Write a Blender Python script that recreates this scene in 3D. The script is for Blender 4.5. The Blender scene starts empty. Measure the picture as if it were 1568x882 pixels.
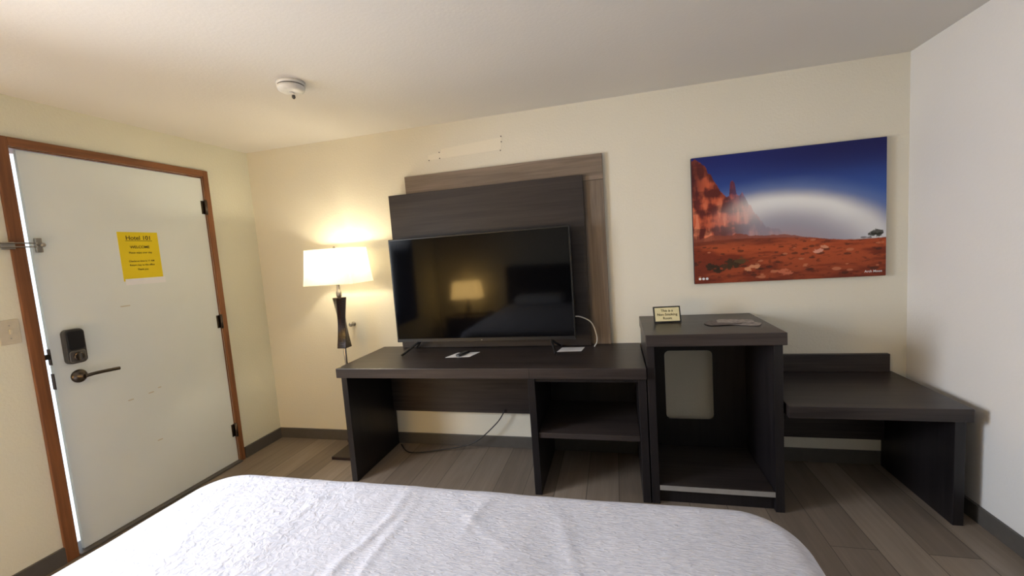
import bpy, bmesh, math, random
import numpy as np
from mathutils import Vector, Euler, Matrix
random.seed(3); rng=np.random.RandomState(7)
sc=bpy.context.scene
sc.view_settings.view_transform='Standard'
sc.view_settings.look='None'
col=sc.collection
H=2.29; W=4.306; YB=-3.75

def srgb(r,g,b):
    f=lambda c:(c/255/12.92) if c/255<=0.04045 else ((c/255+0.055)/1.055)**2.4
    return (f(r),f(g),f(b),1)
# ---------------- materials
def newmat(name,color,rough=.6,spec=.5,metal=0):
    m=bpy.data.materials.new(name);m.use_nodes=True
    nt=m.node_tree;b=nt.nodes['Principled BSDF']
    b.inputs['Base Color'].default_value=color
    b.inputs['Roughness'].default_value=rough
    b.inputs['Specular IOR Level'].default_value=spec
    b.inputs['Metallic'].default_value=metal
    return m,nt,b
def noise(nt,scale,detail=3,vec=None,rough=.5,dist=0):
    n=nt.nodes.new('ShaderNodeTexNoise');n.inputs['Scale'].default_value=scale
    n.inputs['Detail'].default_value=detail;n.inputs['Roughness'].default_value=rough
    n.inputs['Distortion'].default_value=dist
    if vec: nt.links.new(vec,n.inputs['Vector'])
    return n.outputs['Fac']
def coord(nt,scale=(1,1,1),rot=(0,0,0)):
    t=nt.nodes.new('ShaderNodeTexCoord');mp=nt.nodes.new('ShaderNodeMapping')
    mp.inputs['Scale'].default_value=scale;mp.inputs['Rotation'].default_value=rot
    nt.links.new(t.outputs['Object'],mp.inputs['Vector']);return mp.outputs['Vector']
def ramp(nt,fac,stops):
    r=nt.nodes.new('ShaderNodeValToRGB');e=r.color_ramp.elements
    while len(e)<len(stops): e.new(.5)
    for el,(p,c) in zip(e,stops): el.position=p;el.color=c
    nt.links.new(fac,r.inputs['Fac']);return r.outputs['Color']
def bump(nt,b,h,strength,dist=.002):
    n=nt.nodes.new('ShaderNodeBump');n.inputs['Strength'].default_value=strength
    n.inputs['Distance'].default_value=dist
    nt.links.new(h,n.inputs['Height']);nt.links.new(n.outputs['Normal'],b.inputs['Normal']);return n
def mixc(nt,a,b_,fac,mode='MIX'):
    n=nt.nodes.new('ShaderNodeMix');n.data_type='RGBA';n.blend_type=mode
    for s,v in ((6,a),(7,b_)):
        if isinstance(v,tuple): n.inputs[s].default_value=v
        else: nt.links.new(v,n.inputs[s])
    if isinstance(fac,(int,float)): n.inputs[0].default_value=fac
    else: nt.links.new(fac,n.inputs[0])
    return n.outputs[2]
def plain(name,c,rough=.5,spec=.5,metal=0,var=.06,nscale=30):
    m,nt,b=newmat(name,c,rough,spec,metal)
    f=noise(nt,nscale,3,coord(nt))
    c0=tuple(max(0,x*(1-var)) for x in c[:3])+(1,);c1=tuple(min(1,x*(1+var)) for x in c[:3])+(1,)
    nt.links.new(ramp(nt,f,[(.3,c0),(.7,c1)]),b.inputs['Base Color'])
    return m
def wallmat(name,c,s=.3):
    m,nt,b=newmat(name,c,.75,.25)
    v=coord(nt)
    f=noise(nt,1.3,2,v)
    c0=tuple(x*.97 for x in c[:3])+(1,)
    nt.links.new(ramp(nt,f,[(.35,c0),(.65,c)]),b.inputs['Base Color'])
    h=noise(nt,75,3,v,.55)
    bump(nt,b,h,s,.005)
    return m
def wood(name,dark,light,axis,rough=.4,scale=1,spec=.5,bs=.15):
    m,nt,b=newmat(name,dark,rough,spec)
    sc_=[60*scale]*3;sc_[axis]=2.2*scale
    v=coord(nt,tuple(sc_))
    f=noise(nt,1,5,v,.6,.6)
    sc2=[9*scale]*3;sc2[axis]=.7*scale
    g=noise(nt,1,3,coord(nt,tuple(sc2)),.5,1.0)
    mm=nt.nodes.new('ShaderNodeMath');mm.operation='ADD';nt.links.new(f,mm.inputs[0]);nt.links.new(g,mm.inputs[1])
    m2=nt.nodes.new('ShaderNodeMath');m2.operation='MULTIPLY';m2.inputs[1].default_value=.5;nt.links.new(mm.outputs[0],m2.inputs[0])
    nt.links.new(ramp(nt,m2.outputs[0],[(.36,dark),(.64,light)]),b.inputs['Base Color'])
    bump(nt,b,f,bs,.001)
    return m
M_wall=wallmat('wall_paint',srgb(227,223,209))
M_walll=wallmat('wall_paint_left_lamplit',srgb(221,219,200))  # same wall paint, lamp's yellow-green cast put into the colour
M_wallr=wallmat('wall_paint_right_daylit',srgb(226,224,222))  # same wall paint, cool window daylight put into the colour
M_ceil=wallmat('ceiling_paint',srgb(226,223,218),.16)
M_base=plain('baseboard_vinyl',srgb(84,80,76),.5)
DK=dict(rough=.36,spec=.4)
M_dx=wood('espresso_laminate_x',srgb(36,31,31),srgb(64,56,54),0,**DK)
M_dz=wood('espresso_laminate_z_shaded',srgb(20,18,20),srgb(35,31,33),2,**DK)  # darker copy of the laminate, shade of uprights and interiors put into it
M_panel=wood('espresso_panel',srgb(38,33,33),srgb(56,49,48),0,rough=.45,spec=.35)
M_gx=wood('weathered_oak_x',srgb(96,84,72),srgb(138,122,107),0,.6)
M_gz=wood('weathered_oak_z',srgb(96,84,72),srgb(138,122,107),2,.6)
M_case=wood('door_casing_wood',srgb(98,60,34),srgb(142,92,55),2,.45,spec=.4)
M_casey=wood('door_casing_wood_y',srgb(98,60,34),srgb(142,92,55),1,.45,spec=.4)
M_door=plain('door_white_paint',srgb(220,226,224),.42,.4,var=.02,nscale=3)
M_black=plain('black_plastic',srgb(22,22,24),.35)
M_bezel=plain('tv_bezel',srgb(16,16,18),.3)
M_metal=plain('brushed_nickel',srgb(170,166,160),.3,.5,1)
M_bronze=plain('dark_bronze',srgb(90,82,74),.3,.5,1)
M_lock=plain('lock_body_black',srgb(58,56,54),.4,.5)
M_strip=plain('aluminium_edge_strip',srgb(150,145,140),.4,.5)
M_white=plain('white_plastic',srgb(225,224,220),.4)
M_paper=plain('white_paper',srgb(232,232,235),.8,var=.02)
M_yel=plain('yellow_paper',srgb(232,206,26),.8,var=.03,nscale=8)
M_ink=plain('ink',srgb(60,48,10),.8)
M_cream=plain('cream_card',srgb(225,215,170),.6)
M_plate=plain('switch_plate',srgb(196,188,168),.4)
M_lampwood=wood('lamp_wood',srgb(28,18,14),srgb(52,32,24),2,.25)
M_patch=wallmat('wall_patch_paint',srgb(234,229,214),.1)
M_dark=plain('dark_hole',srgb(15,14,14),.9)
# screen
M_screen,nt,b=newmat('tv_screen_glass',srgb(6,6,8),.07,.17)
nt.links.new(ramp(nt,noise(nt,2,2,coord(nt)),[(.3,srgb(5,5,7)),(.7,srgb(7,7,9))]),b.inputs['Base Color'])
# floor
M_floor,nt,b=newmat('vinyl_plank_floor',srgb(120,105,92),.42,.45)
v=coord(nt,(1,1,1),(0,0,math.radians(90)))
br=nt.nodes.new('ShaderNodeTexBrick');nt.links.new(v,br.inputs['Vector'])
br.inputs['Scale'].default_value=1;br.inputs['Brick Width'].default_value=1.22;br.inputs['Row Height'].default_value=.18
br.inputs['Mortar Size'].default_value=.0015;br.inputs['Mortar Smooth'].default_value=.1;br.offset=.37
br.inputs['Color1'].default_value=srgb(122,110,99);br.inputs['Color2'].default_value=srgb(152,139,126);br.inputs['Mortar'].default_value=srgb(72,64,57)
g=noise(nt,1,5,coord(nt,(45,1.8,1)),.55,.8)
g2=noise(nt,1,3,coord(nt,(7,1.1,1)),.5,1.6)
c=mixc(nt,br.outputs['Color'],ramp(nt,g,[(.25,(.72,.72,.72,1)),(.75,(1.1,1.1,1.1,1))]),.6,'MULTIPLY')
c=mixc(nt,c,ramp(nt,g2,[(.3,(.8,.77,.73,1)),(.7,(1.08,1.07,1.06,1))]),.7,'MULTIPLY')
nt.links.new(c,b.inputs['Base Color']);bump(nt,b,g,.12,.001)
# comforter
M_bed,nt,b=newmat('comforter_fabric',srgb(196,196,206),.85,.2)
va=coord(nt,(45,190,40));w1=noise(nt,1,2,va,.5,.8)
vb=coord(nt,(1,1,1));w2=noise(nt,48,2,vb,.5,.7)
tc=nt.nodes.new('ShaderNodeTexCoord');sx=nt.nodes.new('ShaderNodeSeparateXYZ');nt.links.new(tc.outputs['Object'],sx.inputs[0])
mr=nt.nodes.new('ShaderNodeMapRange');mr.inputs[1].default_value=1.75;mr.inputs[2].default_value=2.15;nt.links.new(sx.outputs[0],mr.inputs[0])
hh=nt.nodes.new('ShaderNodeMix');hh.data_type='FLOAT';nt.links.new(mr.outputs[0],hh.inputs[0]);nt.links.new(w2,hh.inputs[2]);nt.links.new(w1,hh.inputs[3])
bump(nt,b,hh.outputs[0],.6,.007)
nt.links.new(ramp(nt,hh.outputs[0],[(.3,srgb(188,190,203)),(.65,srgb(207,208,219))]),b.inputs['Base Color'])
# shade
def shademat(name,em,colr):
    m=bpy.data.materials.new(name);m.use_nodes=True;nt=m.node_tree;nt.nodes.clear()
    o=nt.nodes.new('ShaderNodeOutputMaterial');d=nt.nodes.new('ShaderNodeBsdfDiffuse');t=nt.nodes.new('ShaderNodeBsdfTranslucent')
    e=nt.nodes.new('ShaderNodeEmission');mx=nt.nodes.new('ShaderNodeMixShader');ad=nt.nodes.new('ShaderNodeAddShader')
    cc=ramp(nt,noise(nt,120,2,coord(nt)),[(.3,(.74,.70,.59,1)),(.7,(.82,.78,.68,1))])
    nt.links.new(cc,d.inputs[0]);nt.links.new(cc,t.inputs[0]);mx.inputs[0].default_value=.36
    e.inputs[0].default_value=colr;e.inputs[1].default_value=em
    nt.links.new(d.outputs[0],mx.inputs[1]);nt.links.new(t.outputs[0],mx.inputs[2])
    nt.links.new(mx.outputs[0],ad.inputs[0]);nt.links.new(e.outputs[0],ad.inputs[1]);nt.links.new(ad.outputs[0],o.inputs[0]);return m
M_shade=shademat('linen_lampshade',.18,(1,.90,.68,1))
M_shade2=shademat('amber_lampshade',24,(1,.62,.20,1))

# ---------------- geometry helpers
def empty(name):
    e=bpy.data.objects.new(name,None);col.objects.link(e);e.empty_display_size=.1;return e
def addmesh(name,verts,faces,mat,parent=None,smooth=False,bevel=0,seg=2):
    me=bpy.data.meshes.new(name);me.from_pydata([tuple(v) for v in verts],[],faces);me.update()
    ob=bpy.data.objects.new(name,me);col.objects.link(ob)
    if mat: me.materials.append(mat)
    if smooth:
        for p in me.polygons:p.use_smooth=True
    if bevel:
        m=ob.modifiers.new('bevel','BEVEL');m.width=bevel;m.segments=seg;m.limit_method='ANGLE'
    if parent: ob.parent=parent
    return ob
BF=[(0,3,2,1),(4,5,6,7),(0,1,5,4),(1,2,6,5),(2,3,7,6),(3,0,4,7)]
def box(name,x0,x1,y0,y1,z0,z1,mat,parent=None,bevel=0,seg=2):
    v=[(x0,y0,z0),(x1,y0,z0),(x1,y1,z0),(x0,y1,z0),(x0,y0,z1),(x1,y0,z1),(x1,y1,z1),(x0,y1,z1)]
    return addmesh(name,v,BF,mat,parent,False,bevel,seg)
def boxes(name,lst,mat,parent=None,bevel=0):
    V=[];F=[]
    for (x0,x1,y0,y1,z0,z1) in lst:
        o=len(V);V+=[(x0,y0,z0),(x1,y0,z0),(x1,y1,z0),(x0,y1,z0),(x0,y0,z1),(x1,y0,z1),(x1,y1,z1),(x0,y1,z1)]
        F+=[tuple(i+o for i in f) for f in BF]
    return addmesh(name,V,F,mat,parent,False,bevel)
def lathe(name,prof,loc,mat,parent=None,axis='z',n=40,smooth=True):
    V=[];F=[]
    for r,h in prof:
        for i in range(n):
            a=2*math.pi*i/n;p=(r*math.cos(a),r*math.sin(a),h)
            if axis=='x': p=(p[2],p[0],p[1])
            if axis=='y': p=(p[0],-p[2],p[1])
            V.append((loc[0]+p[0],loc[1]+p[1],loc[2]+p[2]))
    for k in range(len(prof)-1):
        for i in range(n):
            j=(i+1)%n;F.append((k*n+i,k*n+j,(k+1)*n+j,(k+1)*n+i))
    F.append(tuple(range(n))[::-1]);F.append(tuple((len(prof)-1)*n+i for i in range(n)))
    ob=addmesh(name,V,F,mat,parent,False)
    if smooth:
        for p in ob.data.polygons: p.use_smooth=len(p.vertices)==4
    return ob
def tube(name,pts,r,mat,parent=None,n=10,sub=8):
    P=[Vector(p) for p in pts];Q=[]
    if sub>1 and len(P)>2:
        for i in range(len(P)-1):
            p0=P[max(i-1,0)];p1=P[i];p2=P[i+1];p3=P[min(i+2,len(P)-1)]
            for k in range(sub):
                t=k/sub
                Q.append(.5*((2*p1)+(p2-p0)*t+(2*p0-5*p1+4*p2-p3)*t*t+(3*p1-p0-3*p2+p3)*t**3))
        Q.append(P[-1])
    else: Q=P
    V=[];F=[]
    for i,p in enumerate(Q):
        d=(Q[min(i+1,len(Q)-1)]-Q[max(i-1,0)]).normalized()
        up=Vector((0,0,1)) if abs(d.z)<.9 else Vector((1,0,0))
        a=d.cross(up).normalized();b_=a.cross(d)
        for k in range(n):
            t=2*math.pi*k/n;V.append(p+a*r*math.cos(t)+b_*r*math.sin(t))
    for i in range(len(Q)-1):
        for k in range(n):
            l=(k+1)%n;F.append((i*n+k,i*n+l,(i+1)*n+l,(i+1)*n+k))
    F.append(tuple(range(n)));F.append(tuple((len(Q)-1)*n+k for k in range(n))[::-1])
    return addmesh(name,V,F,mat,parent,True)
def text(name,s,loc,size,mat,parent,rot,align='CENTER',ext=.0003):
    cu=bpy.data.curves.new(name,'FONT');cu.body=s;cu.size=size;cu.align_x=align;cu.extrude=ext;cu.offset=size*.012
    tmp=bpy.data.objects.new(name+'_t',cu);col.objects.link(tmp)
    dg=bpy.context.evaluated_depsgraph_get();me=bpy.data.meshes.new_from_object(tmp.evaluated_get(dg))
    me.transform(Matrix.Translation(loc)@Euler(rot).to_matrix().to_4x4())
    bpy.data.objects.remove(tmp);me.name=name;me.materials.clear();me.materials.append(mat)
    ob=bpy.data.objects.new(name,me);col.objects.link(ob);ob.parent=parent;return ob
def rrect(cx,cy,w,h,r,n=6):
    pts=[]
    for (sx_,sy_,a0) in ((1,1,0),(-1,1,90),(-1,-1,180),(1,-1,270)):
        for k in range(n+1):
            a=math.radians(a0+90*k/n);pts.append((cx+sx_*(w/2-r)+r*math.cos(a),cy+sy_*(h/2-r)+r*math.sin(a)))
    return pts
def extr(name,pts,plane,d0,d1,mat,parent=None,bevel=0):
    f={'x':lambda p,d:(d,p[0],p[1]),'y':lambda p,d:(p[0],d,p[1]),'z':lambda p,d:(p[0],p[1],d)}[plane]
    n=len(pts);V=[f(p,d0) for p in pts]+[f(p,d1) for p in pts]
    F=[tuple(range(n))[::-1],tuple(range(n,2*n))]+[(i,(i+1)%n,n+(i+1)%n,n+i) for i in range(n)]
    ob=addmesh(name,V,F,mat,parent,False,bevel)
    bm=bmesh.new();bm.from_mesh(ob.data);bmesh.ops.recalc_face_normals(bm,faces=bm.faces);bm.to_mesh(ob.data);bm.free()
    return ob

# ---------------- room shell
T=.12
box('floor',-T,W+T,YB-T,T,-.1,0,M_floor)
box('ceiling',-T,W+T,YB-T,T,H,H+.1,M_ceil)
box('wall_back',-T,W+T,0,T,0,H,M_wall)
box('wall_right',W,W+T,YB,0,0,H,M_wallr)
box('wall_rear',-T,W+T,YB-T,YB,0,H,M_wall)
D0,D1,DT=-1.362,-.40,2.05         # door opening
WY0,WY1,WZ0,WZ1=-2.85,-1.64,.70,2.05    # window opening
boxes('wall_left',[(-T,0,D1,0,0,H),(-T,0,D0,D1,DT,H),(-T,0,WY1,D0,0,H),(-T,0,WY0,WY1,0,WZ0),(-T,0,WY0,WY1,WZ1,H),(-T,0,YB,WY0,0,H)],M_walll)
bh=.082;bt=.014
box('baseboard_back',0,W,-bt,0,0,bh,M_base,bevel=.002)
box('baseboard_right',W-bt,W,YB,-bt,0,bh,M_base,bevel=.002)
box('baseboard_rear',0,W,YB,YB+bt,0,bh,M_base)
boxes('baseboard_left',[(0,bt,D1+.046,-bt,0,bh),(0,bt,YB+bt,D0-.05,0,bh)],M_base)
# casing
boxes('trim_1',[(-.0,.016,D0-.05,D0,0,DT+.042),(-.0,.016,D1,D1+.035,0,DT+.042)],M_case,bevel=.003)
box('trim_2',0,.016,D0,D1,DT,DT+.042,M_casey,bevel=.003)
boxes('trim_3',[(-T,-.045,D0,D0+.002,0,DT),(-T,-.001,D1-.004,D1,0,DT),(-T,-.001,D0,D1,DT-.006,DT)],M_case)
box('trim_4',-T,.03,D0,D1,0,.012,M_base,bevel=.003)
# door
door=empty('door_1')
SY0=-1.330
box('slab',-.024,-.004,SY0,D1-.006,.014,DT-.01,M_door,door,.002)
for i,z in enumerate((1.84,1.04,.24)):
    lathe('hinge_%d'%(i+1),[(.006,-.05),(.008,-.05),(.008,.05),(.006,.05)],(.010,D1-.004,z),M_bronze,door,n=16)
    box('hinge_leaf_%d'%(i+1),-.004,-.002,D1-.03,D1-.006,z-.045,z+.045,M_bronze,door)
# keypad deadbolt
extr('keypad_body',rrect(-1.243,1.065,.084,.178,.022),'x',-.004,.028,M_lock,door,.004)
extr('keypad_face',rrect(-1.243,1.097,.070,.098,.016),'x',.028,.034,M_black,door,.002)
extr('keypad_lower_plate',rrect(-1.243,1.012,.068,.060,.012),'x',.028,.031,M_metal,door,.001)
lathe('deadbolt_turn_rose',[(.022,0),(.022,.008),(.018,.012)],(.031,-1.243,1.012),M_bronze,door,'x')
box('deadbolt_turn',.038,.056,-1.248,-1.238,.992,1.032,M_lock,door,.003)
lathe('lever_rose',[(.034,0),(.034,.008),(.026,.014),(.013,.018),(.011,.05)],(-.004,-1.236,.905),M_bronze,door,'x')
tube('lever_handle',[(.046,-1.236,.905),(.052,-1.20,.908),(.052,-1.14,.906),(.05,-1.085,.902)],.009,M_bronze,door)
for i,z in enumerate((.905,1.03)):
    box('latch_plate_%d'%(i+1),-.022,-.002,SY0-.004,SY0-.001,z-.04,z+.04,M_bronze,door)
box('latch_bolt',-.022,-.008,SY0-.028,SY0-.004,1.02,1.045,M_bronze,door)
for k,(yy,z_,w_) in enumerate([(-.975,1.235,.05),(-.91,.70,.03),(-1.02,.695,.03),(-.86,.715,.02),(-.90,.40,.03)]):
    extr('scuff_%d'%k,rrect(yy,z_,w_,.006,.003),'x',-.004,-.0036,M_plate,door)
# swing bar guard
gd=empty('door_swing_bar_lock')
box('guard_mount',-.004,.010,-1.322,-1.296,1.550,1.620,M_metal,gd,.003)
lathe('guard_ball',[(.004,0),(.006,.015),(.010,.02),(.010,.028),(.004,.034)],(.010,-1.309,1.585),M_metal,gd,'x',n=16)
box('guard_frame_plate',.016,.022,-1.45,-1.40,1.565,1.60,M_metal,gd,.003)
tube('guard_rod_1',[(.028,-1.56,1.594),(.028,-1.44,1.594),(.028,-1.325,1.594)],.003,M_metal,gd)
tube('guard_rod_2',[(.028,-1.56,1.576),(.028,-1.44,1.576),(.028,-1.325,1.576)],.003,M_metal,gd)
# sign on door
sg=empty('yellow_welcome_notice')
RX=(math.pi/2,0,math.pi/2)
box('paper',-.004,-.0025,-.962,-.745,1.375,1.66,M_yel,sg)
box('tape',-.0035,-.002,-.955,-.735,1.352,1.388,M_paper,sg)
text('heading','Hotel 101',(-.0022,-.853,1.615),.034,M_ink,sg,RX)
text('welcome','WELCOME',(-.0022,-.853,1.565),.022,M_ink,sg,RX)
box('heading_rule',-.0025,-.002,-.925,-.78,1.608,1.6105,M_ink,sg)
text('line_1','Please enjoy your stay',(-.0022,-.853,1.535),.014,M_ink,sg,RX)
text('line_2','Checkout time is 11 AM',(-.0022,-.853,1.485),.014,M_ink,sg,RX)
text('line_3','Return key to the office',(-.0022,-.853,1.462),.014,M_ink,sg,RX)
text('line_4','Thank you',(-.0022,-.853,1.436),.014,M_ink,sg,RX)
# switch
sw=empty('light_switch')
extr('plate',rrect(-1.462,1.185,.072,.115,.006),'x',0,.006,M_plate,sw,.002)
box('toggle',.006,.018,-1.467,-1.457,1.175,1.197,M_plate,sw,.002)
for z in (1.155,1.215): lathe('screw_%d'%(z*1000),[(.003,0),(.003,.0015)],(.006,-1.462,z),M_metal,sw,'x',n=12)
# wall bumper
db=empty('wall_door_stop')
lathe('rose',[(.018,0),(.018,.006),(.010,.01),(.009,.03),(.016,.034),(.016,.045),(.008,.05)],(.79,0,.925),M_metal,db,'y',n=24)
# window on left wall + curtain
win=empty('window_1')
boxes('frame',[(-.115,-.085,WY0,WY1,WZ0,WZ0+.04),(-.115,-.085,WY0,WY1,WZ1-.04,WZ1),(-.115,-.085,WY0,WY0+.04,WZ0,WZ1),(-.115,-.085,WY1-.04,WY1,WZ0,WZ1),(-.11,-.09,(WY0+WY1)/2-.02,(WY0+WY1)/2+.02,WZ0,WZ1)],M_white,win)
M_curt=plain('blue_grey_curtain',srgb(84,96,140),.9)
cur=empty('curtain')
pts=[];n=60
for i in range(n+1):
    t=i/n;y=WY0-.06+t*.58;pts.append((.045+.018*math.sin(t*math.pi*11),y))
V=[(p[0],p[1],z) for z in (.55,2.12) for p in pts];F=[(i,i+1,n+1+i+1,n+1+i) for i in range(n)]
addmesh('drape',V,F,M_curt,cur,True)
tube('curtain_rod',[(.045,WY0-.12,2.13),(.045,-2.2,2.13),(.045,WY1+.05,2.13)],.010,M_metal,cur)
for y in (WY0-.10,WY1+.03): box('bracket',0,.045,y-.008,y+.008,2.12,2.14,M_metal,cur)
# smoke detector
sd=empty('smoke_detector')
lathe('base',[(.066,0),(.066,-.012),(.060,-.014),(.060,-.018),(.064,-.020),(.060,-.036),(.045,-.044),(.02,-.046)],(1.235,-.93,H),M_white,sd,n=48)
lathe('test_button',[(.012,-.046),(.012,-.050),(.008,-.051)],(1.235,-.93,H),M_white,sd,n=20)
lathe('vent_ring',[(.0608,-.0135),(.0608,-.0185)],(1.235,-.93,H),M_base,sd,n=48)
lathe('sensor_tip',[(.007,-.04),(.009,-.055),(.004,-.062)],(1.215,-.895,H),M_base,sd,n=16)
# wall patch
wp=empty('wall_patch')
c=[(1.515,2.055),(2.04,2.065),(2.05,2.145),(1.615,2.12),(1.615,2.10),(1.515,2.09)]
extr('patch',c,'y',-.0012,0,M_patch,wp)
for i,(x,z) in enumerate([(2.045,2.15),(2.045,2.115),(2.035,2.06),(1.52,2.055),(1.60,2.10),(1.60,2.06)]):
    lathe('screw_hole_%d'%i,[(.004,0),(.004,.002)],(x,-.001,z),M_base,wp,'y',n=10)

# ---------------- TV wall panels
pf=empty('wood_accent_panel')
PX0,PX1=1.335,2.69
box('top_board',PX0,PX1,-.03,0,1.80,1.958,M_gx,pf,.002)
box('side_board',PX1-.15,PX1,-.03,0,.747,1.7985,M_gz,pf,.002)
box('left_board',PX0,PX0+.15,-.03,0,.747,1.7985,M_gz,pf,.002)
box('dark_tv_panel',1.215,2.565,-.062,-.031,.747,1.835,M_panel,pf,.002)
# ---------------- TV desk
dk=empty('tv_desk')
FY=-.55
box('top',1.03,2.868,-.575,-.002,.685,.745,M_dx,dk,.003)
box('edge_seam',2.2505,2.2525,-.5757,-.57,.687,.743,M_dark,dk)
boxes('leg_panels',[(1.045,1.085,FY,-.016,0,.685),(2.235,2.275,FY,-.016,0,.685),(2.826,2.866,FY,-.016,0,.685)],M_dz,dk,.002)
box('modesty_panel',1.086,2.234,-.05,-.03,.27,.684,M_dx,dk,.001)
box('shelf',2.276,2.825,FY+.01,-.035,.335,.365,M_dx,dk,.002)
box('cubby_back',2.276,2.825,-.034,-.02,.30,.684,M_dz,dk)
box('cubby_rail',2.276,2.825,FY+.01,FY+.03,.66,.684,M_dz,dk)
lathe('cable_grommet',[(.022,0),(.022,.004),(.018,.004)],(2.58,-.034,.57),M_strip,dk,'y',n=24)
# ---------------- fridge cabinet
fc=empty('fridge_cabinet')
CX0,CX1=2.872,3.50
CB=-.075
box('top',CX0-.002,CX1+.012,-.575,-.002,.857,.918,M_dx,fc,.003)
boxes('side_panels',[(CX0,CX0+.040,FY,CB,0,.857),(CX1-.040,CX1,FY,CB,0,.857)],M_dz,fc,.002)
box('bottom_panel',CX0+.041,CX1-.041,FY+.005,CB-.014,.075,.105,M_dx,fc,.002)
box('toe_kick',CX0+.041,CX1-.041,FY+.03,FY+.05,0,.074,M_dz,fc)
box('bottom_edge_strip',CX0+.041,CX1-.041,FY+.0,FY+.004,.078,.103,M_strip,fc)
def panel_hole(name,x0,x1,z0,z1,hole,y0,y1,mat,parent):
    bm=bmesh.new()
    o=[bm.verts.new((x,y0,z)) for x,z in ((x0,z0),(x1,z0),(x1,z1),(x0,z1))]
    h=[bm.verts.new((x,y0,z)) for x,z in hole]
    es=[bm.edges.new((o[i],o[(i+1)%4])) for i in range(4)]+[bm.edges.new((h[i],h[(i+1)%len(h)])) for i in range(len(h))]
    bmesh.ops.triangle_fill(bm,edges=es,use_beauty=True)
    r=bmesh.ops.extrude_face_region(bm,geom=list(bm.faces))
    bmesh.ops.translate(bm,vec=(0,y1-y0,0),verts=[g for g in r['geom'] if isinstance(g,bmesh.types.BMVert)])
    bmesh.ops.recalc_face_normals(bm,faces=bm.faces)
    me=bpy.data.meshes.new(name);bm.to_mesh(me);bm.free();me.materials.append(mat)
    ob=bpy.data.objects.new(name,me);col.objects.link(ob);ob.parent=parent;return ob
panel_hole('back_panel',CX0+.041,CX1-.041,.106,.856,rrect(3.143,.495,.275,.435,.03),CB-.013,CB-.001,M_dz,fc)
# ---------------- luggage bench
lb=empty('luggage_bench')
box('top',3.513,4.235,-.575,-.002,.50,.56,M_dx,lb,.003)
box('back_rail',3.516,4.215,-.028,-.002,.561,.665,M_dx,lb,.002)
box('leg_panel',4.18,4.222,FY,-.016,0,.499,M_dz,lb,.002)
box('modesty_panel',3.503,4.179,-.05,-.03,.17,.499,M_dx,lb)

# ---------------- TV
tv=empty('television')
TX0,TX1,TZ0,TZ1=1.252,2.48,.818,1.524
box('body',TX0,TX1,-.19,-.15,TZ0,TZ1,M_bezel,tv,.004)
box('rear_housing',TX0+.2,TX1-.2,-.15,-.10,TZ0+.03,TZ0+.42,M_black,tv,.01)
box('screen',TX0+.010,TX1-.010,-.1915,-.189,TZ0+.022,TZ1-.010,M_screen,tv)
box('bottom_bar',TX0+.002,TX1-.002,-.193,-.186,TZ0,TZ0+.016,M_black,tv,.001)
text('logo_mark','tv',(1.866,-.1935,TZ0+.004),.012,M_metal,tv,(math.pi/2,0,0))
for n_,hx,fx in (('left',1.42,-.085),('right',2.315,.05)):
    tube('foot_front_'+n_,[(hx,-.17,TZ0+.01),(hx+fx*.5,-.23,.79),(hx+fx,-.30,.753)],.008,M_black,tv,sub=4)
    tube('foot_back_'+n_,[(hx,-.17,TZ0+.01),(hx+fx*.5,-.13,.785),(hx+fx,-.08,.753)],.008,M_black,tv,sub=4)
cb=empty('white_power_cable')
tube('cable',[(2.44,-.09,.94),(2.50,-.075,.94),(2.57,-.07,.90),(2.60,-.07,.82),(2.60,-.072,.77),(2.585,-.10,.749)],.004,M_white,cb)
cb2=empty('black_power_cable')
tube('cable',[(1.95,-.06,.30),(1.88,-.07,.20),(1.70,-.09,.06),(1.45,-.12,.012),(1.25,-.16,.006),(1.12,-.05,.006)],.004,M_black,cb2)
# papers and remote
pp=empty('paper_note')
def quad_sheet(name,pts,z,th,mat,parent): return extr(name,pts,'z',z,z+th,mat,parent)
quad_sheet('sheet',[(1.66,-.335),(1.82,-.32),(1.85,-.20),(1.70,-.215)],.7455,.001,M_paper,pp)
rm=empty('tv_remote')
def rot_box(name,cx,cy,w,l,ang,z0,z1,mat,parent,bevel):
    p=[(cx+x*math.cos(ang)-y*math.sin(ang),cy+x*math.sin(ang)+y*math.cos(ang)) for x,y in rrect(0,0,w,l,min(w,l)*.3)]
    return extr(name,p,'z',z0,z1,mat,parent,bevel)
rot_box('body',1.755,-.265,.036,.12,-.25,.7466,.760,M_black,rm,.003)
for k in range(4): rot_box('button_row_%d'%k,1.755+.006*(k-1.5)*1,-.265+.022*(k-1.5),.024,.007,-.25,.760,.7612,M_base,rm,0)
p2=empty('paper_note')
quad_sheet('sheet',[(2.36,-.215),(2.51,-.205),(2.525,-.105),(2.38,-.11)],.7455,.001,M_paper,p2)
# nonsmoking sign
ns=empty('no_smoking_sign')
ST=Matrix.Translation((3.015,-.25,.919))@Matrix.Rotation(math.radians(5),4,'Z')@Matrix.Rotation(math.radians(-16),4,'X')
for ob in (box('frame',-.075,.075,-.006,.004,0,.094,M_black,ns,.002),box('card',-.067,.067,-.0075,-.006,.008,.086,M_cream,ns)):
    ob.data.transform(ST)
for s,z in (('This is a',.062),('Non-Smoking',.040),('Room',.018)):
    t=text('text_'+s.split()[0].lower(),s,(0,-.0078,z),.02,M_ink,ns,(math.pi/2,0,0));t.data.transform(ST)
box('stand',-.03,.03,.0,.05,0,.003,M_black,ns).data.transform(Matrix.Translation((3.015,-.25,.919)))
M_br1=plain('brochure_dark',srgb(92,80,78),.5,var=.6,nscale=50);M_br2=plain('brochure_grey',srgb(150,142,138),.5,var=.5,nscale=50)
bc=empty('brochures')
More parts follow.
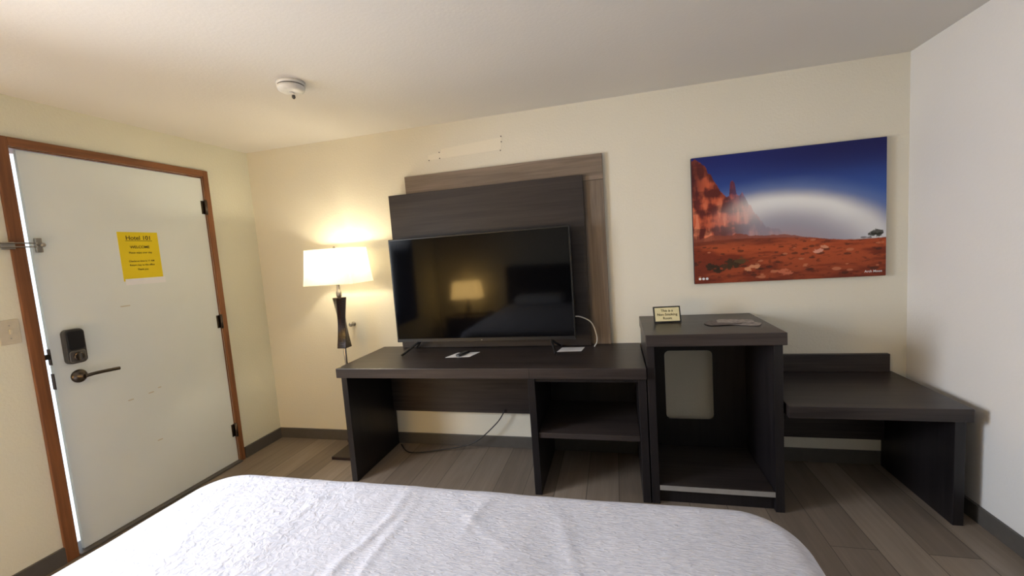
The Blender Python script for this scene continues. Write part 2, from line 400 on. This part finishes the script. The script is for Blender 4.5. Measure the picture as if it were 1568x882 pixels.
for k,(cx,cy,an,m) in enumerate([(3.31,-.28,1.5,M_br1),(3.38,-.33,1.15,M_br2),(3.29,-.32,1.75,M_br1),(3.36,-.28,1.4,M_br2)]):
    rot_box('leaflet_%d'%k,cx,cy,.10,.18,an,.9185+k*.0015,.9197+k*.0015,m,bc,0)

# ---------------- floor lamp
fl=empty('floor_lamp')
LX,LY=.835,-.20
box('base',LX-.125,LX+.125,LY-.11,LY+.11,0,.022,M_lampwood,fl,.004)
lathe('base_collar',[(.03,.022),(.03,.03),(.012,.04)],(LX,LY,0),M_metal,fl,n=24)
lathe('pole',[(.010,.03),(.010,1.33)],(LX,LY,0),M_metal,fl,n=20)
def twist(name,z0,z1,w0,w1,tw):
    V=[];F=[];N=28
    for i in range(N+1):
        t=i/N;z=z0+(z1-z0)*t;w=w1+(w0-w1)*abs(2*t-1)**1.5;a=tw*t
        for sx_,sy_ in ((-1,-1),(1,-1),(1,1),(-1,1)):
            x=sx_*w;y=sy_*w;V.append((LX+x*math.cos(a)-y*math.sin(a),LY+x*math.sin(a)+y*math.cos(a),z))
    for i in range(N):
        for k in range(4):
            l=(k+1)%4;F.append((i*4+k,i*4+l,(i+1)*4+l,(i+1)*4+k))
    F.append((3,2,1,0));F.append(tuple(N*4+k for k in range(4)))
    return addmesh(name,V,F,M_lampwood,fl,False,.003)
twist('twisted_column_top',.79,1.150,.036,.026,math.radians(60))
twist('twisted_column_low',.10,.46,.036,.026,math.radians(60))
lathe('socket',[(.012,1.150),(.018,1.16),(.018,1.19),(.012,1.20),(.012,1.25),(.018,1.26),(.018,1.31),(.010,1.33)],(LX,LY,0),M_metal,fl,n=24)
lathe('bulb',[(.012,1.33),(.016,1.34),(.028,1.365),(.030,1.385),(.022,1.408),(.006,1.417)],(LX,LY,0),shademat('bulb_glass',6,(1,.85,.55,1)),fl,n=24)
def shade(name,cx,cy,z0,z1,wb,db_,wt,dt,parent,mat,cr=.018):
    a=rrect(cx,cy,wb,db_,cr,3);b_=rrect(cx,cy,wt,dt,cr,3);n=len(a);V=[];F=[];R_=6
    for k in range(R_+1):
        t=k/R_;s=t**.8
        V+=[(p[0]*(1-s)+q[0]*s,p[1]*(1-s)+q[1]*s,z0+(z1-z0)*t) for p,q in zip(a,b_)]
    for k in range(R_):
        F+=[(k*n+i,k*n+(i+1)%n,(k+1)*n+(i+1)%n,(k+1)*n+i) for i in range(n)]
    ob=addmesh(name,V,F,mat,parent,False)
    return ob
shade('shade',LX+.012,LY,1.250,1.493,.39,.27,.35,.235,fl,M_shade)
boxes('shade_spider',[(LX-.160,LX+.18,LY-.002,LY+.002,1.475,1.479),(LX-.002,LX+.002,LY-.113,LY+.113,1.475,1.479)],M_metal,fl)
lathe('finial',[(.003,1.42),(.003,1.49),(.008,1.495),(.008,1.505),(.003,1.51)],(LX,LY,0),M_metal,fl,n=16)
tube('lamp_cord',[(LX-.1,LY,.012),(.74,-.10,.006),(.78,-.04,.006),(.85,-.035,.006)],.003,M_black,fl)

# ---------------- wall art
art=empty('desert_canvas_print')
AX0,AX1,AZ0,AZ1=3.205,4.19,1.11,1.862
M_edge=plain('canvas_edge',srgb(40,26,40),.7)
box('canvas_frame',AX0,AX1,-.028,-.001,AZ0,AZ1,M_edge,art,.002)
NX,NY=460,350
def vnoise(x,y,seed=0):
    xi=np.floor(x).astype(int);yi=np.floor(y).astype(int);xf=x-xi;yf=y-yi
    def h(a,b_):
        n=np.sin(a*127.1+b_*311.7+seed*74.7)*43758.5453;return n-np.floor(n)
    u=xf*xf*(3-2*xf);v_=yf*yf*(3-2*yf)
    return (h(xi,yi)*(1-u)+h(xi+1,yi)*u)*(1-v_)+(h(xi,yi+1)*(1-u)+h(xi+1,yi+1)*u)*v_
def fbm(x,y,o=5,seed=0):
    s=0;a=.5
    for k in range(o): s=s+a*vnoise(x*2**k,y*2**k,seed+k);a*=.5
    return s/(1-.5**o)
U,Vv=np.meshgrid(np.linspace(0,1,NX),np.linspace(0,1,NY))
def sm(a,b_,x): t=np.clip((x-a)/(b_-a),0,1);return t*t*(3-2*t)
def C3(*c): return np.array(srgb(*c)[:3])
def mixa(A,c,m): return A*(1-m[...,None])+c*m[...,None]
hor=.325+.015*np.sin(U*5+.5)-.035*sm(.5,.9,U)+.006*fbm(U*40,U*0,3,5)
A=np.zeros((NY,NX,3))+C3(28,38,112)
A=mixa(A,C3(60,98,178),sm(1.0,.5,Vv)*.95)
A=mixa(A,C3(22,22,80),sm(.7,1.0,Vv)*sm(.1,.8,U)*.75)
# fogbow
ex=(U-.47)/.70;ey=(Vv-.18)/.555
rr=np.sqrt(ex**2+ey**2)
wob=rr+.03*(fbm(U*6,Vv*6,3,91)-.5)
A=mixa(A,C3(110,130,180),sm(1.15,.9,wob)*.7)
haze=C3(158,156,172)
A=mixa(A,haze,sm(.98,.78,wob)*.95)
bow=np.where(wob>.78,np.exp(-((wob-.78)/.10)**2),np.exp(-((wob-.78)/.19)**2))
A=mixa(A,C3(240,242,244),bow*.92*(1-.30*sm(.75,1.0,U)))
A=mixa(A,C3(176,146,140),sm(.55,.2,rr)*.5*sm(.55,.34,Vv))
# rock cliffs
n1=fbm(U*9,Vv*14,5,11);n2=fbm(U*40,Vv*8,4,61)
prof_u=[0,.02,.04,.055,.075,.09,.105,.125,.14,.155,.175,.195,.205,.212,.222,.236,.245,.262,.275,.31,.34,.40,.50,.62]
prof_v=[.985,.98,.965,.94,.92,.87,.86,.79,.78,.72,.69,.67,.675,.775,.785,.78,.69,.685,.71,.60,.54,.43,.375,.33]
rt=np.interp(U,prof_u,prof_v)+.022*(fbm(U*50,Vv*10,3,3)-.5)*2
rock=sm(-.005,.005,rt-Vv)*sm(.60,.34,U)
rc=mixa(np.zeros_like(A)+C3(110,42,36),C3(206,98,64),sm(.40,.62,n1*.5+n2*.5))
rc=mixa(rc,C3(236,150,114),sm(.56,.70,n2)*sm(.75,.5,Vv)*.55)
rc=mixa(rc,C3(66,28,36),sm(.11,.0,U)*sm(.55,.8,Vv)*.75)
rc=mixa(rc,C3(76,30,26),sm(.5,.38,n1)*.5)
fade=sm(.16,.36,U)
rockm=rock*(1-.75*fade)
A=A*(1-rockm[...,None])+rc*rockm[...,None]
A=mixa(A,C3(206,192,194),bow*.30*(Vv>hor)*sm(.06,.22,U)*sm(.45,.2,U))
# mid mesas
mes=hor+.05*sm(.75,.35,U)*fbm(U*16,U*0,3,21)
mm_=((Vv<mes)&(Vv>hor-.03)).astype(float);A=mixa(A,C3(140,72,54),mm_*.85)
# ground
gn=fbm(U*5,Vv*20,5,31);gn2=fbm(U*36,Vv*80,3,41)
gc=mixa(np.zeros_like(A)+C3(124,48,26),C3(180,82,44),sm(.35,.65,gn))
gc=mixa(gc,C3(70,32,22),sm(.60,.76,gn2)*.55)
gc=mixa(gc,C3(84,36,26),sm(.30,.02,Vv)*.35)
gc=mixa(gc,C3(116,60,44),sm(.25,.34,Vv)*.5)
gm=sm(.004,-.004,Vv-hor)
A=A*(1-gm[...,None])+gc*gm[...,None]
r2=np.random.RandomState(5)
for k in range(60):
    u0=r2.rand();v0=.03+.27*r2.rand();s=.004+.009*r2.rand()*(1.3-2.6*v0)
    d=((U-u0)/(s*2.0))**2+((Vv-v0)/s)**2+ (gn2-.5)*1.4
    cc=C3(200,124,90) if r2.rand()<.3 else C3(58,34,24)
    A=mixa(A,cc,sm(1.1,.6,d)*.7)
for (u0,v0,s,cc) in [(.22,.15,.035,C3(52,42,26)),(.26,.17,.025,C3(84,66,38)),(.19,.13,.03,C3(62,46,28)),(.67,.215,.018,C3(222,160,140)),(.70,.235,.014,C3(215,150,120)),(.955,.32,.022,C3(40,40,28)),(.935,.305,.015,C3(38,38,28)),(.972,.30,.016,C3(40,40,28)),(.5,.06,.025,C3(196,110,80)),(.10,.13,.028,C3(44,36,24)),(.13,.10,.02,C3(44,36,24)),(.34,.12,.02,C3(206,140,104)),(.30,.10,.014,C3(206,140,104))]:
    d=((U-u0)/(s*1.4))**2+((Vv-v0)/s)**2+(fbm(U*60,Vv*60,3,77)-.5)*2.8
    A=mixa(A,cc,sm(1.1,.6,d)*.9)
me=bpy.data.meshes.new('print_surface')
xs=AX0+.001+(AX1-AX0-.002)*U;zs=AZ0+.001+(AZ1-AZ0-.002)*Vv
V=np.stack([xs.ravel(),np.full(U.size,-.0286),zs.ravel()],1)
idx=np.arange(NX*NY).reshape(NY,NX)
F=np.stack([idx[:-1,:-1].ravel(),idx[:-1,1:].ravel(),idx[1:,1:].ravel(),idx[1:,:-1].ravel()],1)
me.from_pydata(V.tolist(),[],F.tolist());me.update()
ca=me.color_attributes.new('paint','FLOAT_COLOR','POINT')
ca.data.foreach_set('color',np.concatenate([A.reshape(-1,3),np.ones((A.shape[0]*A.shape[1],1))],1).astype(np.float32).ravel())
M_art,nt,b=newmat('canvas_print',(0,0,0,1),.55,.3)
at=nt.nodes.new('ShaderNodeAttribute');at.attribute_name='paint';nt.links.new(at.outputs['Color'],b.inputs['Base Color'])
me.materials.append(M_art);ob=bpy.data.objects.new('print_surface',me);col.objects.link(ob);ob.parent=art
text('signature','Arch Moon',(AX1-.06,-.0290,AZ0+.022),.018,M_paper,art,(math.pi/2,0,0),ext=.0001)
for k in range(3): lathe('stamp_%d'%k,[(.008,0),(.008,.0006)],(AX0+.03+k*.02,-.0288,AZ0+.03),M_paper,art,'y',n=8)

# ---------------- bed
bed=empty('bed')
BX0,BX1,BY0,BY1=1.18,3.18,-3.62,-1.490
bcx,bcy=(BX0+BX1)/2,(BY0+BY1)/2;bw,bl=BX1-BX0,BY1-BY0
def outline(n=560):
    r=.10;raw=rrect(bcx,bcy,bw-.10,bl-.10,r,24);P=[Vector(p) for p in raw];L=[0]
    for i in range(len(P)): L.append(L[-1]+(P[(i+1)%len(P)]-P[i]).length)
    out=[];j=0
    for k in range(n):
        s=L[-1]*k/n
        while L[j+1]<s: j+=1
        t=(s-L[j])/(L[j+1]-L[j]+1e-12);out.append(P[j].lerp(P[(j+1)%len(P)],t))
    return out
O=outline();N=len(O)
Nn=[]
for i in range(N):
    t=(O[(i+1)%N]-O[i-1]).normalized();Nn.append(Vector((t.y,-t.x)))
rings=[]
RT=110
for k in range(RT): 
    t=(k+1)/RT; rings.append([(bcx+(p.x-bcx)*t,bcy+(p.y-bcy)*t,0,0) for p in O])
ra=.07
for k in range(1,9):
    a=math.pi/2*k/8;rings.append([(p.x+n.x*ra*math.sin(a),p.y+n.y*ra*math.sin(a),-ra*(1-math.cos(a)),0) for p,n in zip(O,Nn)])
for k in range(1,13):
    dz=k/12*.40
    rings.append([(p.x+n.x*(ra+.015*k/12*(1+1.0*math.sin(i*.21)+.6*math.sin(i*.083))),p.y+n.y*(ra+.015*k/12*(1+1.0*math.sin(i*.21)+.6*math.sin(i*.083))),-ra-dz,1) for i,(p,n) in enumerate(zip(O,Nn))])
arr=np.array(rings).reshape(-1,4);x,y,z=arr[:,0],arr[:,1],arr[:,2]
ztop=.608
def ridge(x,y,p,q,w,h):
    p=np.array(p);q=np.array(q);d=q-p;L=np.hypot(*d);t=np.clip(((x-p[0])*d[0]+(y-p[1])*d[1])/L**2,0,1)
    dist=np.hypot(x-p[0]-t*d[0],y-p[1]-t*d[1]);return h*np.exp(-(dist/w)**2)*np.sin(np.pi*np.clip(t*.96+.02,0,1))**.8
disp=.012*(fbm(x*1.7,y*1.7,2,1)-.5)+.007*(fbm(x*7,y*5,3,9)-.5)
xw=x+.05*(fbm(x*5,y*5,3,55)-.5)*2;yw=y+.05*(fbm(x*5,y*5,3,66)-.5)*2
for p,q,w,h in [((2.02,-1.53),(2.0,-2.1),.014,.004),((2.06,-1.55),(2.12,-2.2),.014,.0028),((1.6,-1.7),(1.9,-1.56),.018,.003),((2.5,-1.55),(2.62,-1.9),.013,.002),
              ((2.2,-1.6),(2.5,-1.78),.014,.002),((1.35,-1.6),(1.5,-2.0),.02,.003),((2.35,-1.54),(2.3,-1.75),.012,.003),((1.75,-1.53),(1.72,-1.8),.014,.0025)]:
    disp+=ridge(xw,yw,p,q,w,h)
zz=ztop+z+disp*np.where(arr[:,3]>0,.3,1)
V=[(bcx,bcy,ztop)]+list(zip(x,y,zz))
F=[(0,1+i,1+(i+1)%N) for i in range(N)]
for k in range(len(rings)-1):
    for i in range(N):
        j=(i+1)%N;F.append((1+k*N+i,1+(k+1)*N+i,1+(k+1)*N+j,1+k*N+j))
comf=addmesh('comforter',V,F,M_bed,bed,True)
bm=bmesh.new();bm.from_mesh(comf.data);bmesh.ops.recalc_face_normals(bm,faces=bm.faces);bm.to_mesh(comf.data);bm.free()
box('mattress',BX0+.06,BX1-.06,BY0+.04,BY1-.06,.28,.54,M_paper,bed,.04)
box('box_base',BX0+.08,BX1-.08,BY0+.04,BY1-.08,0,.28,M_dz,bed,.01)
box('headboard',BX0-.05,BX1+.05,YB+.016,YB+.06,0,1.15,M_dx,bed,.004)
for k,cx in enumerate((1.68,2.68)):
    o=box('pillow_%d'%k,cx-.34,cx+.34,BY0-.02,BY0+.36,.61,.74,M_paper,bed,.055,5)
# nightstand + lamp (behind the camera, reflected in the TV)
nsd=empty('nightstand')
box('body',.30,.86,YB+.03,YB+.48,.05,.44,M_dz,nsd,.004);box('top',.28,.88,YB+.02,YB+.50,.44,.48,M_dx,nsd,.003)
box('drawer_front',.32,.84,YB+.48,YB+.50,.22,.42,M_dx,nsd,.002);box('plinth',.32,.84,YB+.05,YB+.46,0,.05,M_dz,nsd)
tl=empty('table_lamp')
lathe('base',[(.07,.48),(.07,.495),(.02,.51),(.03,.55),(.035,.58),(.015,.65),(.012,.73)],(.58,-3.48,0),M_lampwood,tl,n=28)
shade('shade',.58,-3.48,.73,.98,.44,.26,.38,.22,tl,M_shade2)
lathe('bulb',[(.01,.75),(.028,.81),(.03,.83),(.01,.86)],(.58,-3.48,0),shademat('bulb_glass_2',4,(1,.8,.5,1)),tl,n=20)

# ---------------- lights
def point(name,loc,e,c,r):
    l=bpy.data.lights.new(name,'POINT');l.energy=e;l.color=c;l.shadow_soft_size=r
    o=bpy.data.objects.new(name,l);o.location=loc;col.objects.link(o);return o
point('floor_lamp_light',(LX,LY,1.40),25,(1,.87,.62),.035).parent=fl
point('table_lamp_light',(.58,-3.48,.85),1.5,(1,.74,.42),.035).parent=tl
def area(name,loc,rot,sx_,sy_,e,c,spread):
    l=bpy.data.lights.new(name,'AREA');l.shape='RECTANGLE';l.size=sx_;l.size_y=sy_;l.energy=e;l.color=c;l.spread=spread
    o=bpy.data.objects.new(name,l);o.location=loc;o.rotation_euler=rot;col.objects.link(o);return o
# the light shines in through the window and slightly down, as sky light does
area('window_daylight',(-.01,(WY0+WY1)/2,(WZ0+WZ1)/2-.03),(0,-math.pi/2+math.radians(17),0),1.20,1.12,78,(.88,.93,1),math.radians(128))
w=bpy.data.worlds.new('sky');sc.world=w;w.use_nodes=True
bg=w.node_tree.nodes['Background'];bg.inputs[0].default_value=(.82,.9,1,1);bg.inputs[1].default_value=1.6
# ---------------- camera
cam=bpy.data.cameras.new('camera');cam.sensor_width=36;cam.lens=36*653.92/1600;cam.clip_start=.02
co=bpy.data.objects.new('camera',cam);co.location=(2.7387,-2.7657,1.3981);co.rotation_euler=(1.4799,.0711,.2387);col.objects.link(co);sc.camera=co
